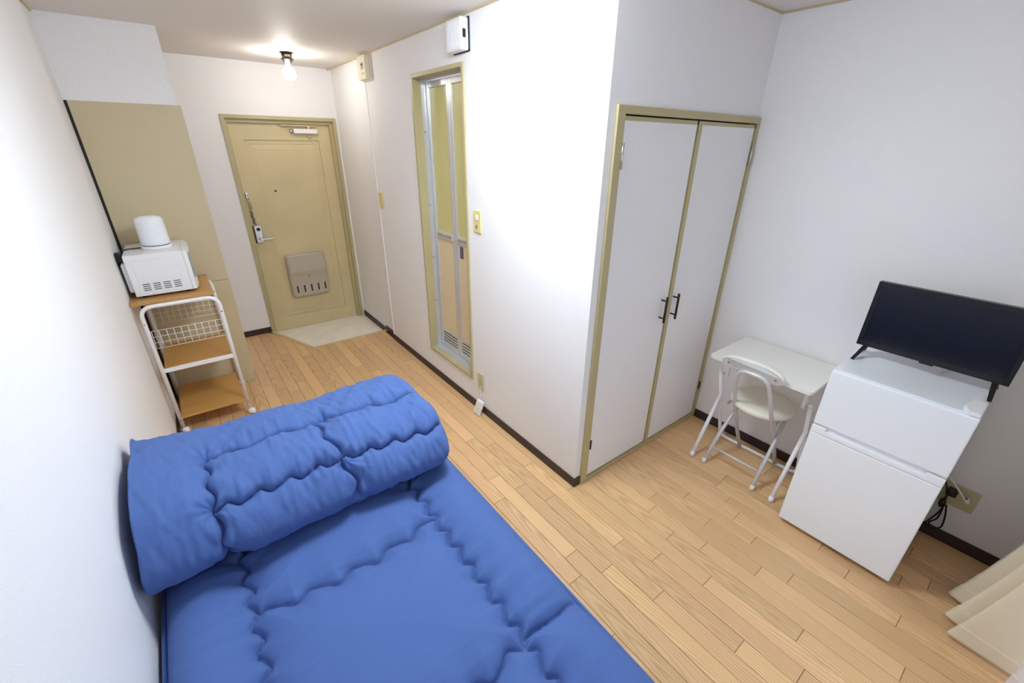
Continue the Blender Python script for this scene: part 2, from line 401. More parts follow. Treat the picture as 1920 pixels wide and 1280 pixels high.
# ---- baseboards and ceiling trims
BH, BT = 0.056, 0.007
bbr = struct('baseboard_right', B((X2-BT, YB, 0.0005), (X2, YC-0.0, BH), 0.001), M_BASE, 'dark brown baseboard behind the desk and fridge')
struct('baseboard_left', B((0, YB, 0.0005), (BT, YP, BH), 0.001), M_BASE, 'dark brown baseboard along the bed wall')
struct('baseboard_far', B((0.53, -BT, 0.0005), (0.803, 0, BH), 0.001), M_BASE, 'short dark baseboard left of the entrance door')
bbm = MB(); bbm.box((X1-BT, YC-BT, 0.0005), (X1, YS, BH), 0.001); bbm.box((X1, YC-BT, 0.0005), (CX0-0.003, YC, BH), 0.001)
bbm.box((X1F-BT, -0.625, 0.0005), (X1F, YS+0.001, BH), 0.001); bbm.box((X1-BT, YS-0.001, 0.0005), (X1F, YS+0.006, BH), 0.001); bbm.box((X1F-BT, -0.63, GZ), (X1F, 0.0, GZ+0.062), 0.001)
struct('baseboard_bathroom', bbm, M_BASE, 'dark brown baseboard under the folding door wall')
M_MOULD = plain('ceiling_mould', srgb(196, 180, 140), 0.5)
struct('trim_1', B((X1-0.006, YC, H-0.008), (X1, 0, H)), M_MOULD, 'thin beige ceiling moulding over the folding door wall')
struct('trim_2', B((X2-0.006, YB, H-0.008), (X2, YC, H)), M_MOULD, 'thin beige ceiling moulding over the right wall')
struct('trim_3', B((0, YB, H-0.008), (0.008, YP, H)), M_MOULD, 'thin beige ceiling moulding over the bed wall')
struct('trim_4', B((X1, YC-0.006, H-0.008), (X2, YC, H)), M_MOULD, 'thin beige ceiling moulding over the closet')

# ================================================================== ENTRANCE DOOR
DX0, DX1, DZ1, LY = 0.8045, 1.717, 1.913, 0.05
d1 = thing('door_1', (1.26, 0.0, GZ), 'beige steel entrance door with lever handle and mail receiver', None, kind='structure')
fr = MB()
for a, b in (((DX0, DX0+0.028), (GZ, DZ1)), ((DX1-0.028, DX1), (GZ, DZ1))): fr.box((a[0], -0.012, b[0]), (a[1], 0.09, b[1]), 0.002)
fr.box((DX0+0.028, -0.012, DZ1-0.028), (DX1-0.028, 0.09, DZ1), 0.002)
fr.box((DX0+0.028, 0.02, GZ), (DX0+0.045, 0.09, DZ1-0.028)); fr.box((DX1-0.058, 0.02, GZ), (DX1-0.028, 0.09, DZ1-0.028)); fr.box((DX0+0.045, 0.02, DZ1-0.055), (DX1-0.058, 0.09, DZ1-0.028))
fr.build('frame', M_TRIM, d1)
# leaf: flat slab with a recessed panel
LX0, LX1, LZ0, LZ1 = 0.846, 1.662, GZ+0.003, 1.860
PX0, PX1, PZ0, PZ1 = 0.942, 1.556, 0.098, 1.727
lf = MB()
lf.box((LX0, LY, LZ0), (PX0, LY+0.038, LZ1)); lf.box((PX1, LY, LZ0), (LX1, LY+0.038, LZ1)); lf.box((PX0, LY, LZ0), (PX1, LY+0.038, PZ0)); lf.box((PX0, LY, PZ1), (PX1, LY+0.038, LZ1))
o = [(PX0, PZ0), (PX1, PZ0), (PX1, PZ1), (PX0, PZ1)]
steps = [(0.0, LY), (0.002, LY+0.012), (0.03, LY+0.010), (0.036, LY+0.013), (0.075, LY+0.008), (0.085, LY+0.009)]
for (i0, y0), (i1, y1) in zip(steps[:-1], steps[1:]):
    A = [(PX0+i0, y0, PZ0+i0), (PX1-i0, y0, PZ0+i0), (PX1-i0, y0, PZ1-i0), (PX0+i0, y0, PZ1-i0)]
    Bq = [(PX0+i1, y1, PZ0+i1), (PX1-i1, y1, PZ0+i1), (PX1-i1, y1, PZ1-i1), (PX0+i1, y1, PZ1-i1)]
    lf.add(A+Bq, [(k, (k+1) % 4, 4+(k+1) % 4, 4+k) for k in range(4)])
i1, y1 = steps[-1]
lf.add([(PX0+i1, y1, PZ0+i1), (PX1-i1, y1, PZ0+i1), (PX1-i1, y1, PZ1-i1), (PX0+i1, y1, PZ1-i1)], [(0, 1, 2, 3)])
leaf = lf.build('leaf', M_DOOR, d1)
PY = LY+0.009
tag(MB().lathe([(0.009, 0), (0.009, 0.004), (0.005, 0.006)], (1.108, PY, 1.305), (0, -1, 0), 12).build('peephole', M_BRONZE, leaf), 'dark peephole')
# swing guard
sg = MB(); sg.box((0.858, LY-0.012, 1.255), (0.882, LY, 1.305), 0.003); sg.tube([(0.863, LY-0.018, 1.29), (0.871, LY-0.02, 1.16)], 0.004, 8); sg.tube([(0.877, LY-0.018, 1.29), (0.885, LY-0.02, 1.16)], 0.004, 8); sg.ball((0.878, LY-0.02, 1.158), 0.010)
tag(sg.build('door_guard', M_CHROME, leaf), 'chrome swing guard bar')
ch = MB()
for i in range(9):
    c = Vector((0.872+0.005*math.sin(i*1.7)+0.0012*i, LY-0.010, 1.135-i*0.013))
    ch.tube([c+Vector((0.007*math.cos(t*math.pi/4), -0.003*(i % 2), 0.009*math.sin(t*math.pi/4))) for t in range(9)], 0.002, 6, False)
tag(ch.build('door_chain', M_BRONZE, leaf), 'small hanging door chain')
lk = MB().box((0.858, LY-0.022, 0.858), (0.930, LY, 1.022), 0.012)
lock = tag(lk.build('lock_plate', M_CHROME, leaf), 'chrome lock plate')
B((0.855, LY-0.014, 0.862), (0.868, LY-0.001, 1.018), 0.004).build('lock_edge', M_BLACK, lock)
MB().lathe([(0.016, 0), (0.016, 0.006), (0.008, 0.008)], (0.896, LY-0.021, 0.985), (0, -1, 0), 16).build('keyhole_turn', M_BLACK, lock)
lv = MB().lathe([(0.014, 0), (0.014, 0.03)], (0.898, LY-0.02, 0.897), (0, -1, 0), 14); lv.box((0.890, LY-0.056, 0.889), (1.000, LY-0.042, 0.906), 0.004)
lv.build('lever', M_CHROME, lock)
# mail receiver
MX0, MX1, MZ0, MZ1 = 1.062, 1.418, 0.300, 0.722
def rrect(x0, x1, z0, z1, r, n=5):
    out = []
    for cx, cz, a0 in ((x1-r, z1-r, 0), (x0+r, z1-r, 90), (x0+r, z0+r, 180), (x1-r, z0+r, 270)):
        for k in range(n+1):
            a = math.radians(a0+90*k/n); out.append((cx+r*math.cos(a), cz+r*math.sin(a)))
    return out
mbx = MB()
prev = None
levels = [(0.0, PY), (0.0, PY-0.052), (0.006, PY-0.060), (0.016, PY-0.064)]
rings = [[(x, y, z) for x, z in rrect(MX0+i, MX1-i, MZ0+i, MZ1-i, 0.028)] for i, y in levels]
n = len(rings[0]); vs = [p for R in rings for p in R]
mbx.add(vs, [(a*n+k, a*n+(k+1) % n, (a+1)*n+(k+1) % n, (a+1)*n+k) for a in range(3) for k in range(n)]+[list(range(3*n, 4*n))])
mail = tag(mbx.build('mail_receiver', M_MAIL, leaf), 'grey-beige plastic mail receiver box')
lid = MB().prism([(PY-0.063, 0.520), (PY-0.070, 0.520), (PY-0.078, 0.555), (PY-0.066, 0.702), (PY-0.060, 0.705)], 0, MX0+0.016, MX1-0.016)
# prism along x takes (y, z)
lid.build('lid', M_MAIL, mail)
B((MX0+0.02, PY-0.069, 0.478), (MX1-0.02, PY-0.062, 0.484)).build('rib', M_MAIL, mail)
B((1.228, PY-0.0690, 0.497), (1.252, PY-0.062, 0.508), 0.002).build('latch', M_BRASS, mail)
for k in range(5):
    x = MX0+0.045+k*0.0655
    B((x, PY-0.0660, 0.345), (x+0.013, PY-0.060, 0.415)).build('slot', M_BLACK, mail)
# door closer
cl = MB().box((1.345, LY-0.045, 1.782), (1.545, LY-0.002, 1.820), 0.005)
clo = tag(cl.build('door_closer', M_WHITE, d1), 'silver-white hydraulic door closer')
MB().lathe([(0.016, 0), (0.016, 0.018), (0.010, 0.022)], (1.336, LY-0.022, 1.80), (-1, 0, 0), 14).build('adjuster', M_CHROME, clo)
MB().lathe([(0.010, 0), (0.010, 0.02)], (1.475, LY-0.024, 1.765), (0, 0, -1), 14).build('spindle', M_CHROME, clo)
ar = MB(); ar.box((1.245, LY-0.030, 1.840), (1.540, LY-0.014, 1.850), 0.002); ar.box((1.465, LY-0.034, 1.818), (1.487, LY-0.012, 1.846), 0.003)
ar.build('arm', M_NOSE, clo)
for z in (0.25, 0.93, 1.62): MB().lathe([(0.006, 0), (0.006, 0.05)], (1.668, LY-0.004, z), (0, 0, 1), 10).build('hinge', M_BRONZE, d1)

# ================================================================== FOLDING BATHROOM DOOR
d2 = thing('door_2', (1.75, (BY0+BY1)/2, BZ0), 'narrow folding bathroom door with olive panes in aluminium frame', None, kind='structure')
f2 = MB(); fx0, fx1, fw = X1-0.010, 1.80, 0.022
f2.box((fx0, BY0, BZ0), (fx1, BY0+fw, BZ1), 0.002); f2.box((fx0, BY1-fw, BZ0), (fx1, BY1, BZ1), 0.002)
f2.box((fx0, BY0+fw, BZ1-fw), (fx1, BY1-fw, BZ1), 0.002); f2.box((fx0, BY0+fw, BZ0), (fx1, BY1-fw, BZ0+fw), 0.002)
f2.build('frame', M_TRIM, d2)
oy0, oy1, oz0, oz1 = BY0+fw, BY1-fw, BZ0+fw, BZ1-fw
jm = MB(); jm.box((1.758, oy1-0.006, oz0), (1.80, oy1, oz1)); jm.box((1.758, oy0, oz0), (1.80, oy0+0.006, oz1)); jm.box((1.770, oy0, oz1-0.008), (1.80, oy1, oz1)); jm.box((1.735, oy0, oz0), (1.80, oy1, oz0+0.006))
jm.build('jamb_liner', M_ALU, d2)
for z in (0.62, 0.95, 1.32, 1.78): MB().lathe([(0.004, 0), (0.004, 0.002)], (1.768, oy1-0.0055, z), (0, -1, 0), 8).build('screw', M_BRONZE, d2)
ym = (oy0+oy1)/2; lx0, lx1 = 1.792, 1.818
for (a, b, right) in ((ym+0.001, oy1-0.010, False), (oy0+0.006, ym-0.001, True)):
    sw = 0.030
    fr2 = MB(); z0, z1 = oz0+0.008, oz1-0.012; zm0, zm1, zl = 1.105, 1.150, 0.385
    fr2.box((lx0, a, z0), (lx1, a+sw, z1), 0.003); fr2.box((lx0, b-sw, z0), (lx1, b, z1), 0.003)
    fr2.box((lx0, a+sw, z1-0.036), (lx1, b-sw, z1), 0.002); fr2.box((lx0-0.004, a+sw, zm0), (lx1, b-sw, zm1), 0.004)
    fr2.box((lx0, a+sw, z0), (lx1, b-sw, z0+0.045), 0.002)
    lf2 = tag(fr2.build('folding_leaf', M_ALU, d2), 'aluminium framed folding leaf')
    B((lx0+0.010, a+sw-0.002, zm1-0.002), (lx0+0.014, b-sw+0.002, z1-0.034)).build('upper_pane', M_PANE, lf2)
    B((lx0+0.010, a+sw-0.002, zl), (lx0+0.014, b-sw+0.002, zm0+0.002)).build('lower_pane', M_PANE2, lf2)
    zz = z0+0.045
    for kk in range(4):
        h = (zl-zz)/4
        B((lx0+0.002, a+sw-0.001, zz+kk*h+0.010), (lx0+0.016, b-sw+0.001, zz+(kk+1)*h-0.001), 0.002).build('louver', M_ALU, lf2)
    B((lx0+0.017, a+sw-0.001, zz-0.01), (lx0+0.019, b-sw+0.001, zl+0.005)).build('louver_backing', M_DARK, lf2)
    B((lx0-0.006, a+sw+0.01, zm0+0.012), (lx0-0.002, b-sw-0.01, zm1-0.014), 0.001).build('rail_groove', M_CHROME, lf2)
    if right: B((lx0+0.008, b-sw-0.055, 1.005), (lx0+0.0105, b-sw-0.015, 1.085)).build('sticker', M_STICK, lf2)

# ================================================================== CLOSET
clt = thing('closet', (2.32, YC, 0), 'built-in double door closet with olive edging between wall and desk', 'closet')
cf = MB(); cy0, cy1 = YC-0.014, YC+0.05
cf.box((CX0, cy0, 0.001), (CX0+0.045, cy1, CZ1), 0.002); cf.box((X2-0.026, cy0, 0.001), (X2-0.001, cy1, CZ1), 0.002)
cf.box((CX0+0.045, cy0, CZ1-0.030), (X2-0.026, cy1, CZ1), 0.002); cf.box((CX0+0.045, cy0+0.004, 0.001), (X2-0.026, cy1, 0.024), 0.002)
cf.build('frame', M_TRIM, clt)
B((CX0+0.045, YC+0.030, 0.024), (X2-0.026, YC+0.034, CZ1-0.030)).build('dark_interior', M_DARK, clt)
dz0, dz1 = 0.029, CZ1-0.036
for (a, b, left) in ((CX0+0.048, 2.316, True), (2.322, X2-0.029, False)):
    db = MB().box((a+0.004, YC-0.004, dz0+0.004), (b-0.004 if left else b-0.006, YC+0.02, dz1-0.016))
    dr = tag(db.build('door', M_WALL, clt), 'wallpapered closet door')
    ed = MB(); ed.box((a, YC-0.005, dz1-0.016), (b, YC+0.018, dz1)); ed.box((a, YC-0.005, dz0), (b, YC+0.018, dz0+0.006))
    if left: ed.box((a, YC-0.005, dz0), (a+0.005, YC+0.018, dz1)); ed.box((b-0.004, YC-0.005, dz0), (b, YC+0.018, dz1))
    else: ed.box((a, YC-0.010, dz0), (a+0.028, YC+0.018, dz1), 0.002); ed.box((b-0.006, YC-0.005, dz0), (b, YC+0.018, dz1))
    ed.build('edging', M_TRIM, dr)
    hx = 2.262 if left else 2.366
    hd = MB().tube([(hx, YC-0.036, 0.855), (hx, YC-0.036, 0.998)], 0.0065, 10)
    for z in (0.878, 0.975): hd.tube([(hx, YC-0.036, z), (hx, YC-0.003, z)], 0.0045, 8)
    tag(hd.build('handle', M_BRONZE, dr), 'dark bronze bar handle')
    hxx = a-0.001 if left else b+0.001
    for z in (1.625, 0.225):
        h_ = MB().lathe([(0.0055, 0), (0.0055, 0.095 if z > 1 else 0.055)], (hxx, YC-0.015, z), (0, 0, 1), 8)
        h_.build('hinge', M_CHROME if z > 1 else M_BRONZE, dr)

# ================================================================== KITCHEN PARTITION
kp = thing('kitchen_partition', (0.26, YP, 0), 'tall beige partition board between the cart and the entrance', 'partition')
B((0.014, YP, 0.824), (0.518, YP+0.02, 1.905), 0.001).build('upper_panel', M_PANEL, kp)
B((0.014, YP, 0.001), (0.519, YP+0.02, 0.821), 0.001).build('lower_panel', M_PANEL, kp)
tag(B((0.0, YP+0.002, 0.001), (0.014, YP+0.018, 1.905)).build('gap_shade_strip', M_BLACK, kp), 'black strip for the shaded gap against the wall')  # black fill paints the shade of the open gap beside the panel

# ================================================================== WALL FITTINGS
br = thing('breaker_box', (1.70, -0.94, 2.13), 'ivory fuse box high on the wall near the bulb', 'breaker box')
bb = MB().box((1.668, -1.022, 2.133), (X1, -0.868, 2.282), 0.004); bb.build('cover', M_BREAKER, br)
B((X1-0.012, -1.036, 2.125), (X1-0.0005, -0.858, 2.290), 0.003).build('back_plate', M_BREAKER, br)
for k in range(3):
    y = -0.985+k*0.018
    q = MB().box((1.6668, y, 2.196), (1.6682, y+0.004, 2.222)); q.add([(1.6668, y-0.006, 2.222), (1.6668, y+0.011, 2.222), (1.6668, y+0.004, 2.240), (1.6682, y-0.006, 2.222), (1.6682, y+0.011, 2.222), (1.6682, y+0.004, 2.240)], [(0, 1, 2), (5, 4, 3), (0, 3, 4, 1), (1, 4, 5, 2), (2, 5, 3, 0)])
    q.build('printed_mark', M_BLACK, br)
B((1.6668, -1.000, 2.166), (1.6682, -0.945, 2.174)).build('printed_line', M_ORANGE, br)
cb = MB().box((X1-0.006, YS-0.006, BH+0.001), (X1F-0.001, YS+0.004, 2.135), 0.002)
struct('trim_5', cb, M_WALL, 'thin white corner bead under the fuse box')
ws = thing('wall_alarm', (1.69, -2.28, 2.13), 'white ribbed alarm box above the folding door', 'alarm')
B((1.660, -2.354, 2.138), (X1-0.004, -2.206, 2.276), 0.008).build('housing', M_WHITE, ws)
B((X1-0.005, -2.360, 2.134), (X1-0.0005, -2.200, 2.280), 0.002).build('black_gasket', M_BLACK, ws)
for k in range(6): B((1.6585, -2.330+k*0.018, 2.155), (1.6610, -2.318+k*0.018, 2.262)).build('rib', M_WHITE, ws)
B((1.672, -2.3548, 2.190), (1.690, -2.3535, 2.226)).build('indicator_window', M_BRONZE, ws)
def plate(name, y0, y1, z0, z1, mat, label, cat, parts):
    t = thing(name, (X1, (y0+y1)/2, z0), label, cat)
    B((X1-0.008, y0, z0), (X1-0.0005, y1, z1), 0.002).build('plate', mat, t)
    for nm, a, b, c, d, m in parts: B((X1-0.0115, a, c), (X1-0.007, b, d), 0.001).build(nm, m, t)
plate('light_switch', -0.982, -0.910, 1.222, 1.345, M_SWITCH, 'yellowed single light switch between the entry and folding door', 'switch', [('rocker', -0.957, -0.935, 1.268, 1.300, M_SWITCH)])
plate('light_switch', -2.430, -2.357, 1.243, 1.366, M_SWITCH, 'yellowed double light switch right of the folding door', 'switch', [('rocker', -2.406, -2.382, 1.315, 1.342, M_WHITE), ('rocker', -2.402, -2.386, 1.268, 1.288, M_CHROME)])
plate('wall_outlet', -2.425, -2.357, 0.180, 0.303, M_OUTLET, 'olive outlet plate low beside the folding door', 'outlet', [('socket', -2.397, -2.386, 0.215, 0.268, M_TRIM)])
ad = thing('cable_adapter', (1.67, -2.40, 0), 'small white adapter box leaning on the baseboard below the outlet', 'adapter')
q = MB().box((-0.009, -0.030, 0.0), (0.009, 0.030, 0.105), 0.003)
Rm = Euler((math.radians(10), math.radians(14), math.radians(12))).to_matrix()
q.v = [tuple(Rm @ Vector(p)+Vector((1.660, -2.405, 0.006))) for p in q.v]
q.build('body', M_WHITE, ad)
q = MB().box((-0.0105, -0.020, 0.012), (-0.008, 0.022, 0.092), 0.001)
q.v = [tuple(Rm @ Vector(p)+Vector((1.660, -2.405, 0.006))) for p in q.v]
q.build('cover', M_CREAM, ad)
MB().tube(catmull([(1.686, -2.405, 0.105), (1.694, -2.402, 0.13), (1.700, -2.396, 0.17), (1.700, -2.392, 0.21)], 6), 0.0016, 6).build('thin_cord', M_WHITE, ad)

# outlet by the fridge
op = thing('wall_outlet', (X2, -4.60, 0.20), 'wide olive outlet and antenna plate beside the fridge', 'outlet')
B((X2-0.008, -4.657, 0.204), (X2-0.0005, -4.478, 0.318), 0.002).build('plate', M_OUTLET, op)
MB().lathe([(0.010, 0), (0.010, 0.003), (0.006, 0.004), (0.006, 0.010)], (X2-0.008, -4.628, 0.268), (-1, 0, 0), 14).build('antenna_socket', M_CHROME, op)
B((X2-0.0095, -4.585, 0.235), (X2-0.007, -4.545, 0.305), 0.001).build('socket', M_OUTLET, op)
pc = thing('power_cord', (X2-0.03, -4.57, 0.1), 'black bundled power cord plugged in beside the fridge', 'cord')
B((X2-0.040, -4.590, 0.262), (X2-0.010, -4.556, 0.300), 0.006).build('plug', M_BLACK, pc)
cords = MB()
cords.tube(catmull([(X2-0.04, -4.573, 0.275), (X2-0.055, -4.560, 0.26), (X2-0.045, -4.570, 0.20), (X2-0.040, -4.572, 0.13), (X2-0.035, -4.556, 0.085), (X2-0.035, -4.572, 0.066), (X2-0.038, -4.596, 0.090), (X2-0.042, -4.592, 0.15), (X2-0.048, -4.576, 0.22)], 8), 0.0035, 8)
cords.tube(catmull([(X2-0.052, -4.566, 0.245), (X2-0.06, -4.568, 0.19), (X2-0.05, -4.552, 0.11), (X2-0.030, -4.540, 0.066), (X2-0.014, -4.515, 0.075), (X2-0.014, -4.46, 0.12)], 8), 0.0035, 8)
cords.tube(catmull([(X2-0.05, -4.566, 0.25), (X2-0.035, -4.545, 0.31), (X2-0.014, -4.51, 0.36)], 8), 0.0035, 8)
cords.build('cord', M_BLACK, pc)
tie = MB().lathe([(0.010, 0), (0.013, 0.012), (0.012, 0.03), (0.009, 0.04)], (X2-0.053, -4.563, 0.205), (0, 0.1, 1), 12); tie.build('cord_wrap', M_BLACK, pc)
ac = MB().tube(catmull([(X2-0.014, -4.46, 0.37), (X2-0.016, -4.52, 0.362), (X2-0.06, -4.585, 0.325), (X2-0.05, -4.622, 0.28), (X2-0.019, -4.628, 0.268)], 8), 0.004, 8)
ac.lathe([(0.007, 0), (0.009, 0.012), (0.007, 0.024)], (X2-0.020, -4.628, 0.268), (-1, 0.1, 0.2), 12)
tag(ac.build('antenna_cable', M_WHITE), 'white antenna cable running from the fridge to the wall plate', 'cable')

# ================================================================== BARE BULB AND ROOM LAMP
bl = thing('bulb_lamp', (1.253, -0.607, H), 'bare glowing bulb in a black ceiling socket by the entrance', 'lamp')
sk = MB().lathe([(0.044, 0), (0.044, -0.004), (0.036, -0.006), (0.034, -0.036), (0.043, -0.040), (0.043, -0.044), (0.033, -0.046), (0.028, -0.062), (0.016, -0.064)], (1.253, -0.607, H-0.0005), (0, 0, 1), 24)
so = tag(sk.build('socket', M_BLACK, bl), 'black ceiling socket')
st = MB()
for k in range(5):
    a0 = math.radians(-125+k*13); a1 = math.radians(-125+(k+1)*13); r = 0.0355
    st.add([(1.253+r*math.cos(a), -0.607+r*math.sin(a), z) for a, z in ((a0, H-0.030), (a1, H-0.030), (a1, H-0.016), (a0, H-0.016))], [(0, 1, 2, 3)])
st.build('sticker', M_BRASS, so)
bp_ = [(0.013, -0.060), (0.014, -0.072), (0.020, -0.084), (0.034, -0.102), (0.044, -0.120), (0.047, -0.136), (0.043, -0.152), (0.031, -0.166), (0.014, -0.174), (0.002, -0.1755)]
tag(MB().lathe(bp_, (1.253, -0.607, H), (0.03, 0, 1), 24).build('bulb', M_BULB, bl), 'glowing glass bulb')
rl = thing('ceiling_lamp', (LAMP_XY[0], LAMP_XY[1], H), 'round white ceiling lamp over the foot of the bed', 'lamp')
MB().lathe([(0.25, 0), (0.25, -0.018), (0.22, -0.02)], (LAMP_XY[0], LAMP_XY[1], H-0.0005), (0, 0, 1), 40).build('base', M_WHITE, rl)
MB().lathe([(0.238, -0.018), (0.250, -0.040), (0.246, -0.062), (0.215, -0.085), (0.14, -0.098), (0.005, -0.101)], (LAMP_XY[0], LAMP_XY[1], H), (0, 0, 1), 40).build('diffuser', M_LAMPD, rl)

# ================================================================== FUTON, COMFORTER, BED
def vnoise(x, y, seed=0):
    rs = np.random.RandomState(seed); T = rs.rand(64, 64)
    xi = np.floor(x).astype(int); yi = np.floor(y).astype(int); fx = x-xi; fy = y-yi
    fx = fx*fx*(3-2*fx); fy = fy*fy*(3-2*fy)
    g = lambda a, b: T[a % 64, b % 64]
    return (g(xi, yi)*(1-fx)+g(xi+1, yi)*fx)*(1-fy)+(g(xi, yi+1)*(1-fx)+g(xi+1, yi+1)*fx)*fy-0.5
def seamdist(X, Y, seams):
    pts = np.concatenate(seams); out = np.full(X.shape, 9.0); f = out.ravel(); xr = X.ravel(); yr = Y.ravel()
    for i in range(0, len(xr), 3000):
        dx = xr[i:i+3000, None]-pts[None, :, 0]; dy = yr[i:i+3000, None]-pts[None, :, 1]
        f[i:i+3000] = np.sqrt((dx*dx+dy*dy).min(1))
    return f.reshape(X.shape)
def grid_mesh(P, closed_v=False):
    nu, nv = P.shape[:2]; mb = MB(); mb.v = [tuple(p) for p in P.reshape(-1, 3).tolist()]
    for i in range(nu-1):
        for j in range(nv if closed_v else nv-1):
            j2 = (j+1) % nv; mb.f.append([i*nv+j, (i+1)*nv+j, (i+1)*nv+j2, i*nv+j2]); mb.sm.append(True)
    return mb
FX0, FX1, FY0, FY1, FZ = 0.010, 1.024, -2.78, -4.80, 0.43
bed = thing('bed_frame', (0.51, -3.78, 0), 'low dark bed frame hidden under the blue futon', 'bed frame')
B((0.03, FY1+0.04, 0.36), (0.98, FY0-0.04, 0.425), 0.004).build('platform', M_BEDF, bed)
for x in (0.05, 0.92):
    for y in (FY1+0.06, FY0-0.10): B((x, y, 0.0), (x+0.04, y+0.04, 0.362), 0.003).build('leg', M_BEDF, bed)
# -- futon mattress
nx, ny = 300, 580
gx = np.linspace(0, 1, nx); gx = 0.5-0.5*np.cos(np.pi*gx)*0.6-0.4*(0.5-gx); gx = FX0+(gx-gx[0])/(gx[-1]-gx[0])*(FX1-FX0)
gy = np.linspace(FY1, FY0, ny)
X, Y = np.meshgrid(gx, gy, indexing='ij')
def scallop(t, lam, amp, ph=0): return amp*np.sin(2*np.pi*t/lam+ph)+0.25*amp*np.sin(4*np.pi*t/lam+ph*1.7+0.6)
t = np.linspace(-4.62, -2.9, 1500)
sm = [np.stack([0.231+scallop(t, 0.085, 0.012, 0.4), t], 1), np.stack([0.802-scallop(t, 0.080, 0.012, 1.0), t], 1)]
s_ = np.linspace(0.231, 0.802, 500)
sm.append(np.stack([s_, -3.505+scallop(s_, 0.12, 0.013)+0.035*((s_-0.5)/0.3)**2], 1))
sm.append(np.stack([s_, -3.985-scallop(s_, 0.11, 0.013)-0.03*np.sin(np.pi*(s_-0.231)/0.571)], 1))
sm.append(np.stack([s_, -4.52+scallop(s_, 0.12, 0.013)], 1))
for yb in (-3.985, -4.52):
    e = np.linspace(0.802, FX1-0.02, 180); sm.append(np.stack([e, yb+0.004*np.sin(e*40)], 1))
    e = np.linspace(FX0+0.02, 0.231, 180); sm.append(np.stack([e, yb+0.004*np.sin(e*40)], 1))
d = seamdist(X, Y, sm)
ed = np.minimum(np.minimum(X-FX0, FX1-X), np.minimum(Y-FY1, FY0-Y))
tt = np.clip((ed-0.016)/0.13, 0, 1); edge = (1-(1-tt)**2.2)**(1/2.2)
puff = 0.42*(1-np.exp(-d/0.0045))+0.70*(1-np.exp(-d/0.035))
wide = 1-np.exp(-d/0.13)
wr = vnoise(X*9, Y*55, 3)*np.exp(-d/0.07)*0.006+vnoise(X*30, Y*30, 5)*np.exp(-d/0.035)*0.006
wr += vnoise(X*3.2+Y*2+7, Y*30, 9)*0.0065*((X > 0.82)+(X < 0.21))+vnoise(X*5, Y*5, 4)*0.006
pip = 0.011*np.sqrt(np.clip(1-((ed-0.008)/0.008)**2, 0, 1))
Z = FZ+0.016+pip+edge*(0.031+0.034*puff+0.030*wide)+wr*edge
press = np.clip((Y+3.27)/0.07, 0, 1); press = press*press*(3-2*press)
Z = Z*(1-press)+np.minimum(Z, 0.505)*press
Pm = np.stack([X, Y, Z], 2)
fut = thing('futon_mattress', (0.51, -3.78, FZ), 'navy blue quilted futon mattress spread on the bed', 'mattress')
mb = grid_mesh(Pm)
# skirt and bottom
loop = [i*ny for i in range(nx)]+[(nx-1)*ny+j for j in range(1, ny)]+[i*ny+ny-1 for i in range(nx-2, -1, -1)]+[j for j in range(ny-2, 0, -1)]
base = len(mb.v); mb.v += [(mb.v[i][0], mb.v[i][1], FZ) for i in loop]; n = len(loop)
for k in range(n): mb.f.append([loop[k], base+k, base+(k+1) % n, loop[(k+1) % n]]); mb.sm.append(True)
mb.f.append([base+k for k in range(n)]); mb.sm.append(False)
mb.build('quilted_cover', M_BLUE, fut)
# -- folded comforter
prof = catmull([(-3.02, 0.508, 0), (-2.84, 0.520, 0), (-2.775, 0.590, 0), (-2.780, 0.690, 0), (-2.85, 0.752, 0), (-3.00, 0.776, 0), (-3.13, 0.774, 0), (-3.24, 0.748, 0), (-3.305, 0.690, 0), (-3.330, 0.620, 0), (-3.285, 0.560, 0), (-3.17, 0.518, 0)], 30, True)
prof = np.array([(p.x, p.y) for p in prof])
seg = np.linalg.norm(np.roll(prof, -1, 0)-prof, axis=1); arc = np.concatenate([[0], np.cumsum(seg)]); Lp = arc[-1]
nv, nu = 380, 440
sv = np.linspace(0, Lp, nv, endpoint=False)
py = np.interp(sv, arc, np.append(prof[:, 0], prof[0, 0])); pz = np.interp(sv, arc, np.append(prof[:, 1], prof[0, 1]))
ty = np.roll(py, -1)-np.roll(py, 1); tz = np.roll(pz, -1)-np.roll(pz, 1); ln = np.hypot(ty, tz)
ny_, nz_ = tz/ln, -ty/ln
cyc, czc = -3.05, 0.64
if (ny_*(py-cyc)+nz_*(pz-czc)).mean() < 0: ny_, nz_ = -ny_, -nz_
def s_at(y, zmin=0.6, side=1):
    m = (pz > zmin); idx = np.where(m)[0]; return sv[idx[np.argmin(np.abs(py[idx]-y))]]
s_top, s_mid = s_at(-3.045, 0.7), s_at(-3.268, 0.69)
s_end = sv[np.argmin(np.abs(py+3.22)+10*(pz > 0.56))]
CX_0, CX_1 = 0.004, 0.990
uu = np.linspace(0, 1, nu); ux = CX_0+(CX_1-CX_0)*(0.5-0.5*np.cos(np.pi*uu))*0.5+(CX_1-CX_0)*uu*0.5
U, V = np.meshgrid(ux, sv, indexing='ij')
tx = np.linspace(0.21, 0.955, 900)
sl = [np.stack([tx, s_top+scallop(tx, 0.16, 0.010, 0.6)+0.010*np.sin(tx*9)], 1), np.stack([tx, s_mid+scallop(tx, 0.088, 0.011, 0.2)+0.012*np.sin(tx*7+1)], 1)]
ts = np.linspace(s_top, s_end, 500)
sl.append(np.stack([0.212+0.008*np.sin(ts*60), ts], 1)); ts = np.linspace(s_top, s_mid+(s_end-s_mid)*0.55, 400)
sl.append(np.stack([0.585+0.010*np.sin(ts*45+1)+0.015*(ts-s_mid)/0.1, ts], 1))
dd = seamdist(U, V, sl)
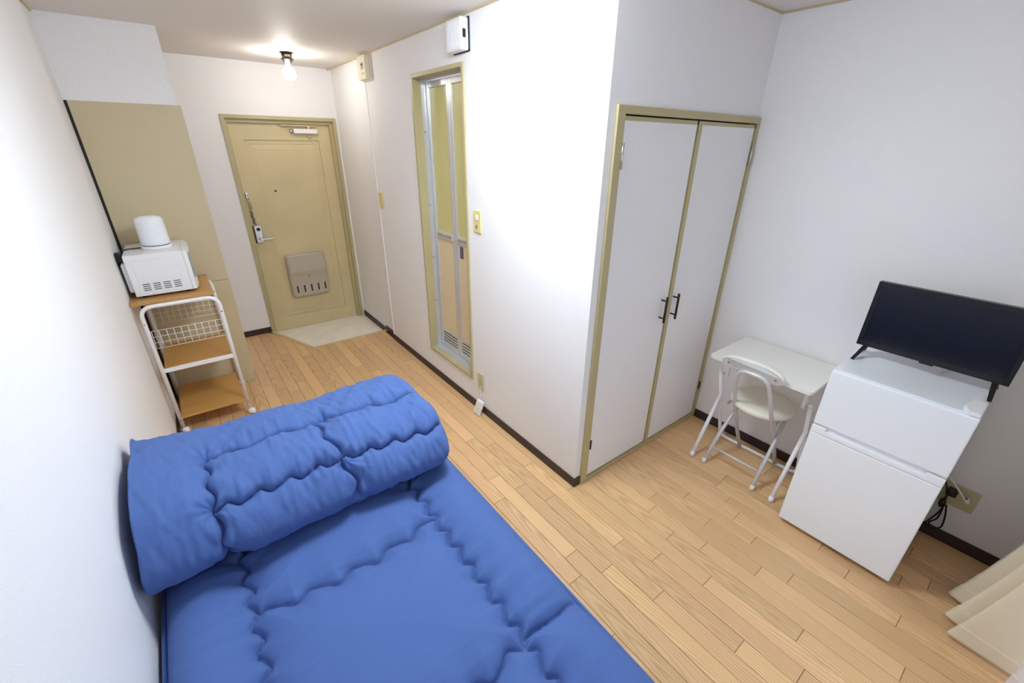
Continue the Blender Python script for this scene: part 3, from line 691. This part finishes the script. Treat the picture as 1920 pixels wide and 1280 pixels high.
pf = 0.020*(1-np.exp(-dd/0.0045))+0.018*(1-np.exp(-dd/0.025))+0.014*(1-np.exp(-dd/0.09))
wn = vnoise(U*70, V*8, 11)*0.013*np.exp(-dd/0.075)+vnoise(U*26, V*26, 12)*0.010*np.exp(-dd/0.045)+vnoise(U*7, V*6, 13)*0.016
wn += vnoise(U*26+V*16, V*5, 15)*0.009+vnoise(U*60-V*22, V*9, 16)*0.004
big = vnoise(U*3.1+0.3, V*2.0, 17)*0.014
disp = pf-0.040+wn+big
# puckers where seams cross
for cxp, csp in ((0.212, s_top), (0.212, s_mid), (0.585, s_top), (0.590, s_mid)):
    rr = np.hypot(U-cxp, V-csp); an = np.arctan2(V-csp, U-cxp)
    disp += -0.014*np.exp(-(rr/0.030)**2)+0.0045*np.sin(an*9+cxp*20)*np.exp(-rr/0.05)*np.clip(rr/0.02, 0, 1)
e0 = np.clip((U-CX_0)/0.035, 0, 1); e1 = np.clip((CX_1-U)/0.07, 0, 1)
end = (1-(1-e0)**3.2)**(1/3.2)*(1-(1-e1)**2.4)**(1/2.4)
PY_, PZ_ = py[None, :]+0*U, pz[None, :]+0*U
NY_, NZ_ = ny_[None, :]+0*U, nz_[None, :]+0*U
tilt = 0.030*np.clip((0.45-U)/0.45, 0, 1)
low = np.clip((0.70-PZ_)/0.1, 0, 1)*np.clip((-3.2-PY_)/0.08, 0, 1)
Xc = U+(1-e0)*(0.022*(1-low))+0.0
Yc_ = cyc+(PY_+disp*NY_-cyc)*(0.35+0.65*end)
Zc_ = czc-0.06+(PZ_+disp*NZ_-(czc-0.06))*(0.25+0.75*end)+tilt*np.clip((PZ_-0.55)/0.2, 0, 1)
Zc_ = Zc_+0.028*np.exp(-((U-0.012)/0.022)**2-((V-s_at(-2.86, 0.7))/0.05)**2)
Zc_ = np.maximum(Zc_, 0.508)
com = thing('comforter', (0.5, -3.05, 0.5), 'navy blue quilted comforter folded up at the far end of the bed', 'comforter')
mb = grid_mesh(np.stack([Xc, Yc_, Zc_], 2), True)
mb.f.append(list(range(nv))[::-1]); mb.sm.append(True); mb.f.append([(nu-1)*nv+k for k in range(nv)]); mb.sm.append(True)
mb.build('quilted_cover', M_BLUE, com)

# ================================================================== KITCHEN CART
ct = thing('kitchen_cart', (0.22, -1.23, 0), 'white tubular rolling cart with wood shelves by the wall', 'cart')
CXa, CXb, CZt, rt_ = 0.036, 0.410, 0.855, 0.011
fy, ry = -1.472, -1.000
for y, nm in ((fy, 'front'), (ry, 'rear')):
    path = fillet([(CXa, y, 0.052), (CXa, y, CZt), (CXb, y, CZt), (CXb, y, 0.052)], 0.065, 8)
    fo = MB().tube(path, rt_, 12).build('tube_frame', M_TUBE, ct)
    for x in (CXa, CXb):
        for z in (0.105, 0.760): MB().lathe([(0.0045, 0), (0.0045, 0.002)], (x, y-rt_+0.0005, z), (0, -1, 0), 8).build('screw', M_CHROME, fo)
for x in (CXa, CXb):
    for y in (fy, ry):
        cs = MB().tube([(x, y, 0.034), (x, y, 0.056)], 0.0065, 10); cs.ball((x+0.012, y, 0.0225), 0.0222, 16, 10, (0.8, 1, 1))
        cs.ball((x+0.002, y, 0.026), 0.018, 14, 8)
        tag(cs.build('caster', M_WHITE, ct), 'white ball caster')
B((0.004, fy+0.020, 0.862), (0.396, ry+0.030, 0.880), 0.002).build('top_board', M_BOARD, ct)
mid = B((CXa+0.010, fy+0.012, 0.440), (CXb-0.010, ry-0.008, 0.454), 0.002).build('shelf_board', M_BOARD, ct)
B((CXa+0.006, fy-0.008, 0.442), (CXb-0.006, fy+0.010, 0.466), 0.002).build('shelf_rail', M_TUBE, mid)
B((CXa+0.008, fy-0.006, 0.112), (CXb-0.014, ry-0.008, 0.127), 0.002).build('shelf_board', M_BOARD, ct)
for y, z0 in ((fy+0.004, 0.600), (ry, 0.600)):
    gr = MB(); z1 = z0+0.108
    for k in range(4): z = z0+k*0.036; gr.tube([(CXa+0.004, y, z), (CXb-0.004, y, z)], 0.0016, 6)
    for k in range(11): x = CXa+0.016+k*0.0345; gr.tube([(x, y-0.003, z0), (x, y-0.003, z1)], 0.0016, 6)
    tag(gr.build('wire_grid', M_TUBE, ct), 'white wire grid')

# microwave
mw = thing('microwave', (0.18, -1.18, 0.882), 'white microwave oven with side vents on the wooden cart', 'microwave')
mx0, mx1, my0, my1, mz0, mz1 = 0.036, 0.306, -1.372, -0.985, 0.893, 1.128
body = MB().box((mx0, my0, mz0), (mx1, my1, mz1), 0.004).build('body', M_WHITE, mw)
for x in (0.07, 0.28):
    for y in (my0+0.03, my1-0.03): MB().lathe([(0.012, 0), (0.012, 0.013)], (x, y, 0.8805), (0, 0, 1), 12).build('foot', M_BLACK, mw)
# embossed side panel (shallow raised frame) and vents
rr_ = rrect(mx0+0.030, mx1-0.040, mz0+0.018, mz1-0.030, 0.012)
MB().tube([(x, my0-0.0002, z) for x, z in rr_]+[(rr_[0][0], my0-0.0002, rr_[0][1])], 0.0014, 6, False).build('emboss_line', M_WHITE, body)
for c in range(4):
    for r in range(4):
        x = mx0+0.044+c*0.048; z = mz0+0.030+r*0.0115
        B((x, my0-0.0008, z), (x+0.034, my0+0.002, z+0.0045)).build('vent_slot', M_VENT, body)
B((mx0-0.022, my0+0.03, mz0+0.02), (mx0+0.002, my1-0.10, mz1-0.05), 0.008).build('rear_hump', M_WHITE, mw)
dr = MB().prism([(mx1+0.001, my0+0.001), (mx1+0.020, my0+0.004), (mx1+0.030, my0+0.05), (mx1+0.036, my0+0.13), (mx1+0.036, my1-0.13), (mx1+0.030, my1-0.05), (mx1+0.020, my1-0.004), (mx1+0.001, my1-0.001)], 2, mz0+0.002, mz1-0.002)
door = dr.build('front_door', M_WHITE, mw)
gl = MB().prism([(mx1+0.020, my0+0.006), (mx1+0.0315, my0+0.05), (mx1+0.0375, my0+0.13), (mx1+0.0375, my1-0.15), (mx1+0.030, my1-0.15), (mx1+0.018, my0+0.02)], 2, mz0+0.065, mz1-0.020)
tag(gl.build('door_glass', M_GLASSG, door), 'bluish door window')
# kettle
kt = thing('electric_kettle', (0.185, -1.17, mz1), 'white rounded electric kettle on its base atop the microwave', 'kettle')
kc = (0.195, -1.20)
kb = [(0.064, 0.022), (0.070, 0.026), (0.0705, 0.045), (0.070, 0.10), (0.068, 0.155), (0.065, 0.170), (0.058, 0.179), (0.048, 0.181), (0.044, 0.184), (0.022, 0.187), (0.002, 0.187)]
kbody = MB().lathe(kb, (kc[0], kc[1], mz1), (0, 0, 1), 36).build('body', M_WHITE2, kt)
MB().lathe([(0.074, 0.0005), (0.076, 0.006), (0.074, 0.016), (0.066, 0.019), (0.040, 0.021)], (kc[0], kc[1], mz1), (0, 0, 1), 36).build('power_base', M_WHITE2, kt)
MB().lathe([(0.0655, 0.019), (0.0655, 0.023)], (kc[0], kc[1], mz1), (0, 0, 1), 36).build('dark_ring', M_VENT, kt)
hk = MB().tube(fillet([(kc[0]+0.02, kc[1]+0.064, mz1+0.150), (kc[0]+0.03, kc[1]+0.115, mz1+0.150), (kc[0]+0.03, kc[1]+0.110, mz1+0.05), (kc[0]+0.02, kc[1]+0.066, mz1+0.05)], 0.03, 6), 0.010, 10)
hk.build('handle', M_WHITE2, kt)
kcd = MB().tube(catmull([(kc[0]-0.070, kc[1], mz1+0.008), (0.09, -1.19, mz1+0.006), (0.050, -1.20, mz1+0.006), (0.022, -1.22, mz1-0.005), (0.016, -1.23, mz1-0.05), (0.014, -1.18, mz1-0.15)], 8), 0.0038, 8)
kcd.build('cord', M_BLACK, kt)
wp = thing('wall_plug', (0.012, -1.27, 1.08), 'black plug cluster on the wall behind the microwave', 'plug')
B((0.0005, -1.30, 1.085), (0.030, -1.255, 1.135), 0.006).build('plug_body', M_BLACK, wp)
B((0.0005, -1.285, 1.050), (0.022, -1.262, 1.087), 0.004).build('plug_neck', M_BLACK, wp)

# ================================================================== FOLDING DESK
tb = thing('folding_desk', (2.67, -3.77, 0), 'small cream folding desk against the wall between closet and fridge', 'desk')
TZ = 0.685; tx0, tx1, ty0, ty1 = 2.462, 2.868, -4.028, -3.527
MB().prism(rrect(tx0, tx1, ty0, ty1, 0.016, 5), 2, TZ-0.016, TZ).build('top', M_TABLE, tb)
for y, sgn in ((-3.548, 1), (-4.008, -1)):
    yl = y
    MB().tube([(2.478, yl, 0.012), (2.672, yl, 0.372)], 0.0105, 12).build('leg', M_TUBE, tb)
    MB().tube([(2.474, yl, 0.0005), (2.486, yl, 0.028)], 0.0128, 12).build('leg_cap', M_WHITE, tb)
    yi = yl-sgn*0.006
    MB().box((2.600, yi-sgn*0.026-0.008, 0.520), (2.622, yi-sgn*0.026+0.008, TZ-0.0165), 0.003).build('bracket', M_TUBE, tb)
    MB().tube([(2.612, yl+0.01, 0.534), (2.612, yl-sgn*0.036, 0.534)], 0.005, 8).build('pivot', M_CHROME, tb)
    cap = MB().lathe([(0.0115, 0), (0.0125, 0.006), (0.009, 0.013), (0.002, 0.015)], (2.596, yl, 0.548), (-0.35, 0, 1), 12); cap.build('tube_cap', M_WHITE, tb)
rp = fillet([(2.597, -3.548, 0.550), (2.80, -3.548, 0.012), (2.80, -4.008, 0.012), (2.597, -4.008, 0.550)], 0.05, 6)
MB().tube(rp, 0.0105, 12).build('rear_frame', M_TUBE, tb)

# ================================================================== FOLDING CHAIR
cr = thing('folding_chair', (2.63, -3.77, 0), 'white folding chair with round cream seat pushed to the desk', 'chair')
sc0 = (2.665, -3.778); SZ = 0.445
st_ = MB().lathe([(0.150, -0.034), (0.158, -0.030), (0.160, -0.018), (0.157, -0.006), (0.146, 0.000), (0.10, 0.004), (0.002, 0.006)], (sc0[0], sc0[1], SZ), (0, 0, 1), 40)
st_.build('seat', M_SEAT, cr)
MB().lathe([(0.149, -0.036), (0.149, -0.028)], (sc0[0], sc0[1], SZ), (0, 0, 1), 32).build('seat_base', M_GREYTUBE, cr)
# hoop: from far feet up to the back
yl, yr = -3.690, -3.868
hoop = fillet([(2.795, -3.682, 0.012), (2.70, -3.672, 0.18), (2.545, -3.684, 0.42), (2.452, -3.695, 0.60), (2.418, -3.712, 0.688), (2.418, -3.848, 0.688), (2.452, -3.868, 0.60), (2.545, -3.878, 0.42), (2.70, -3.886, 0.18), (2.795, -3.890, 0.012)], 0.075, 8)
MB().tube(hoop, 0.0105, 12).build('back_hoop', M_GREYTUBE, cr)
for sgn, y0, y1 in ((1, -3.624, -3.660), (-1, -3.907, -3.890)):
    lg = MB().tube(fillet([(2.478, y0, 0.012), (2.60, y0*0.7+y1*0.3, 0.20), (2.752, y1, 0.405)], 0.04), 0.0105, 12)
    lg.build('leg', M_GREYTUBE, cr)
    MB().tube([(2.4735, y0, 0.0005), (2.488, y0, 0.028)], 0.0125, 12).build('leg_cap', M_CREAM, cr)
    MB().lathe([(0.0125, 0), (0.0125, 0.024)], (2.796, -3.681 if sgn > 0 else -3.891, 0.0005), (0, 0, 1), 12).build('leg_cap', M_GREYTUBE, cr)
    MB().box((2.54, y1+sgn*0.012-0.003, 0.395), (2.64, y1+sgn*0.012+0.003, 0.411), 0.001).build('hinge_bar', M_CHROME, cr)
MB().tube([(2.532, -3.628, 0.094), (2.532, -3.905, 0.094)], 0.0065, 10).build('stretcher', M_GREYTUBE, cr)
# padded oval backrest
bpv = []
def oval(cy, cz, ry_, rz_, p=2.6, n=44):
    return [(cy+ry_*math.copysign(abs(math.cos(a))**(2/p), math.cos(a)), cz+rz_*math.copysign(abs(math.sin(a))**(2/p), math.sin(a))) for a in [2*math.pi*k/n for k in range(n)]]
bc = (-3.768, 0.705); mbk = MB()
def bx_(y, z): return 2.436-0.20*(y-bc[0])**2*4+ (z-bc[1])*-0.35
lay = [(0.95, 0.92, 0.0), (1.0, 1.0, 0.004), (1.0, 1.0, 0.030), (0.93, 0.90, 0.040), (0.6, 0.55, 0.044)]
rg = []
for sy, sz, off in lay: rg.append([(bx_(y, z)+off-0.008, y, z) for y, z in oval(bc[0], bc[1], 0.150*sy, 0.047*sz)])
n = len(rg[0]); mbk.add([p for R in rg for p in R], [(a*n+k, a*n+(k+1) % n, (a+1)*n+(k+1) % n, (a+1)*n+k) for a in range(len(rg)-1) for k in range(n)], True)
mbk.add(rg[-1], [list(range(n))], True)
bk = mbk.build('backrest', M_SEAT, cr)
mb2 = MB(); ring = [(bx_(y, z)-0.010, y, z) for y, z in oval(bc[0], bc[1], 0.146, 0.044)]; ring2 = [(x+0.004, y, z) for x, y, z in ring]
mb2.add(ring+ring2, [list(range(n))[::-1], list(range(n, 2*n))]+[(k, (k+1) % n, n+(k+1) % n, n+k) for k in range(n)])
tag(mb2.build('back_plate', M_GREYTUBE, bk), 'grey rear plate')
for y in (bc[0]+0.115, bc[0]-0.115): MB().lathe([(0.007, 0), (0.006, 0.003)], (bx_(y, bc[1])-0.0105, y, bc[1]), (-1, 0, 0), 12).build('screw', M_CHROME, bk)

# ================================================================== FRIDGE
fg = thing('fridge', (2.62, -4.31, 0), 'white two door compact fridge under the television', 'fridge')
gx0, gx1, gy0, gy1 = 2.374, 2.858, -4.534, -4.086
B((gx0+0.042, gy0+0.001, 0.022), (gx1, gy1-0.001, 0.845), 0.004).build('body', M_WHITE2, fg)
tp = MB().box((gx0+0.012, gy0, 0.846), (gx1, gy1, 0.866), 0.006); tpo = tp.build('top_panel', M_WHITE2, fg)
lp = MB().box((gx0+0.012, gy0+0.002, 0.8655), (gx0+0.040, gy1-0.002, 0.8685), 0.001); lp.build('front_lip', M_WHITE2, tpo)
B((gx0, gy0, 0.598), (gx0+0.040, gy1, 0.862), 0.005).build('upper_door', M_WHITE2, fg)
ldm = MB(); ldm.box((gx0, gy0, 0.026), (gx0+0.040, gy1, 0.552), 0.005)
lower = ldm.build('lower_door', M_WHITE2, fg)
hnd = MB(); hnd.box((gx0+0.016, gy0+0.003, 0.553), (gx0+0.040, gy1-0.003, 0.596)); hnd.box((gx0-0.001, gy0, 0.553), (gx0+0.017, gy1, 0.577), 0.004)
hnd.box((gx0-0.001, gy0, 0.570), (gx0+0.017, gy0+0.055, 0.590), 0.004); hnd.box((gx0-0.001, gy1-0.055, 0.570), (gx0+0.017, gy1, 0.590), 0.004)
tag(hnd.build('handle_ledge', M_WHITE, lower), 'recessed white handle ledge')
hc = MB().prism([(gx0+0.004, gy0+0.004), (gx0+0.004, gy0+0.034), (gx0+0.055, gy0+0.052), (gx0+0.125, gy0+0.040), (gx0+0.125, gy0+0.004)], 2, 0.8665, 0.881)
hc.build('hinge_cover', M_WHITE, fg)
for x in (gx0+0.06, gx1-0.06):
    for y in (gy0+0.05, gy1-0.05): MB().lathe([(0.016, 0), (0.016, 0.024)], (x, y, 0.0005), (0, 0, 1), 12).build('foot', M_BLACK, fg)

# ================================================================== TELEVISION
tv = thing('television', (2.63, -4.315, 0.8685), 'black flat television on splayed feet on top of the fridge', 'television')
vx, vy0, vy1, vz0, vz1 = 2.620, -4.556, -4.082, 0.918, 1.206
B((vx+0.004, vy0, vz0), (vx+0.030, vy1, vz1), 0.004).build('housing', M_TVB, tv)
bz = MB(); bw = 0.015
bz.box((vx, vy0, vz0), (vx+0.006, vy0+bw, vz1), 0.001); bz.box((vx, vy1-bw, vz0), (vx+0.006, vy1, vz1), 0.001); bz.box((vx, vy0+bw, vz1-0.018), (vx+0.006, vy1-bw, vz1), 0.001); bz.box((vx, vy0+bw, vz0), (vx+0.006, vy1-bw, vz0+0.024), 0.001)
bz.build('bezel', M_TVB, tv)
B((vx+0.003, vy0+bw, vz0+0.024), (vx+0.0045, vy1-bw, vz1-0.018)).build('screen', M_SCREEN, tv)
B((vx, -4.345, vz0-0.007), (vx+0.012, -4.300, vz0+0.001), 0.002).build('sensor', M_TVB, tv)
B((vx+0.028, vy0+0.06, vz0+0.03), (vx+0.060, vy1-0.06, vz0+0.18), 0.008).build('rear_housing', M_TVB, tv)
for yt, yb in ((-4.118, -4.102), (-4.520, -4.530)):
    for xb in (2.556, 2.706):
        lg = MB(); a = Vector((vx+0.015, yt, vz0+0.004)); b = Vector((xb, yb, 0.8692)); wv = Vector((0, 0.009, 0)); tv_ = Vector((0.007, 0, 0))
        lg.add([(a+wv+tv_)[:], (a-wv+tv_)[:], (a-wv-tv_)[:], (a+wv-tv_)[:], (b+wv*0.7+tv_)[:], (b-wv*0.7+tv_)[:], (b-wv*0.7-tv_)[:], (b+wv*0.7-tv_)[:]],
               [(0, 1, 2, 3), (7, 6, 5, 4), (0, 4, 5, 1), (1, 5, 6, 2), (2, 6, 7, 3), (3, 7, 4, 0)])
        lg.build('leg', M_BLACK, tv)
MB().tube(catmull([(vx+0.045, -4.36, vz0+0.05), (vx+0.055, -4.365, 0.90), (vx+0.07, -4.37, 0.873), (2.80, -4.40, 0.873), (2.874, -4.41, 0.86), (2.876, -4.42, 0.60)], 8), 0.0028, 8).build('signal_cord', M_GREYTUBE, tv)

# ================================================================== CURTAINS
def curtain(name, keys, mat, label, cat, z0, zt, hemz=0.07):
    # keys: list of (x_hem, y_hem, x_top, y_top) zigzag; smooth pleats from hem to rail
    low_ = catmull([(a, b, 0) for a, b, c, d_ in keys], 8); hi_ = catmull([(c, d_, 0) for a, b, c, d_ in keys], 8)
    zs = [z0, z0+0.012, z0+0.03, z0+hemz-0.004, z0+hemz, z0+hemz+0.004]+[z0+0.1+(zt-z0-0.1)*k/24 for k in range(1, 25)]
    P = np.zeros((len(zs), len(low_), 3))
    for i, z in enumerate(zs):
        t = ((z-z0)/(zt-z0)); q = 1-(1-min(t/0.55, 1))**2
        for j in range(len(low_)):
            p = low_[j].lerp(hi_[j], q); P[i, j] = (p.x, p.y, z)
    th = thing(name, (float(P[0, :, 0].mean()), float(P[0, :, 1].mean()), z0), label, cat)
    front = grid_mesh(P); nrm = len(zs)*len(low_)
    P2 = P.copy(); P2[:, :, 1] -= 0.003
    o = front.build('cloth', mat, th)
    md = o.modifiers.new('thickness', 'SOLIDIFY'); md.thickness = 0.003; md.offset = 0
    hem = grid_mesh(np.stack([P[0], P[1], P[2], P[3], P[4]])); ho = hem.build('hem', mat, th)
    md = ho.modifiers.new('thickness', 'SOLIDIFY'); md.thickness = 0.0065; md.offset = 0
    return th
ck = [(2.72, -4.86, 2.74, -4.93), (2.66, -4.74, 2.69, -4.87), (2.60, -4.86, 2.63, -4.94), (2.530, -4.702, 2.57, -4.86), (2.47, -4.86, 2.51, -4.945), (2.397, -4.713, 2.44, -4.865), (2.355, -4.84, 2.38, -4.945), (2.306, -4.735, 2.32, -4.865), (2.296, -4.82, 2.28, -4.90), (2.290, -4.90, 2.24, -4.93), (2.275, -4.955, 2.20, -4.955)]
curtain('curtain', ck, M_CURT, 'cream pleated curtain hanging to the floor beside the right wall', 'curtain', 0.018, 1.95)
lk_ = []
x = 2.225
k = 0
while x > 1.95:
    amp = -4.895 if k % 2 == 0 else -4.945
    lk_.append((x, amp, x, amp-0.01)); x -= 0.06; k += 1
curtain('lace_curtain', lk_, M_LACE, 'white sheer curtain at the lower right corner', 'curtain', 0.02, 1.95)
rd = thing('curtain_rail', (1.6, -4.95, 1.96), 'white curtain rail above the window', 'rail')
MB().box((0.5, -4.965, 1.955), (2.80, -4.935, 1.985), 0.003).build('rail_bar', M_WHITE, rd)
for x in (0.6, 1.6, 2.7): B((x-0.01, -4.999, 1.96), (x+0.01, -4.934, 1.99)).build('bracket', M_WHITE, rd)
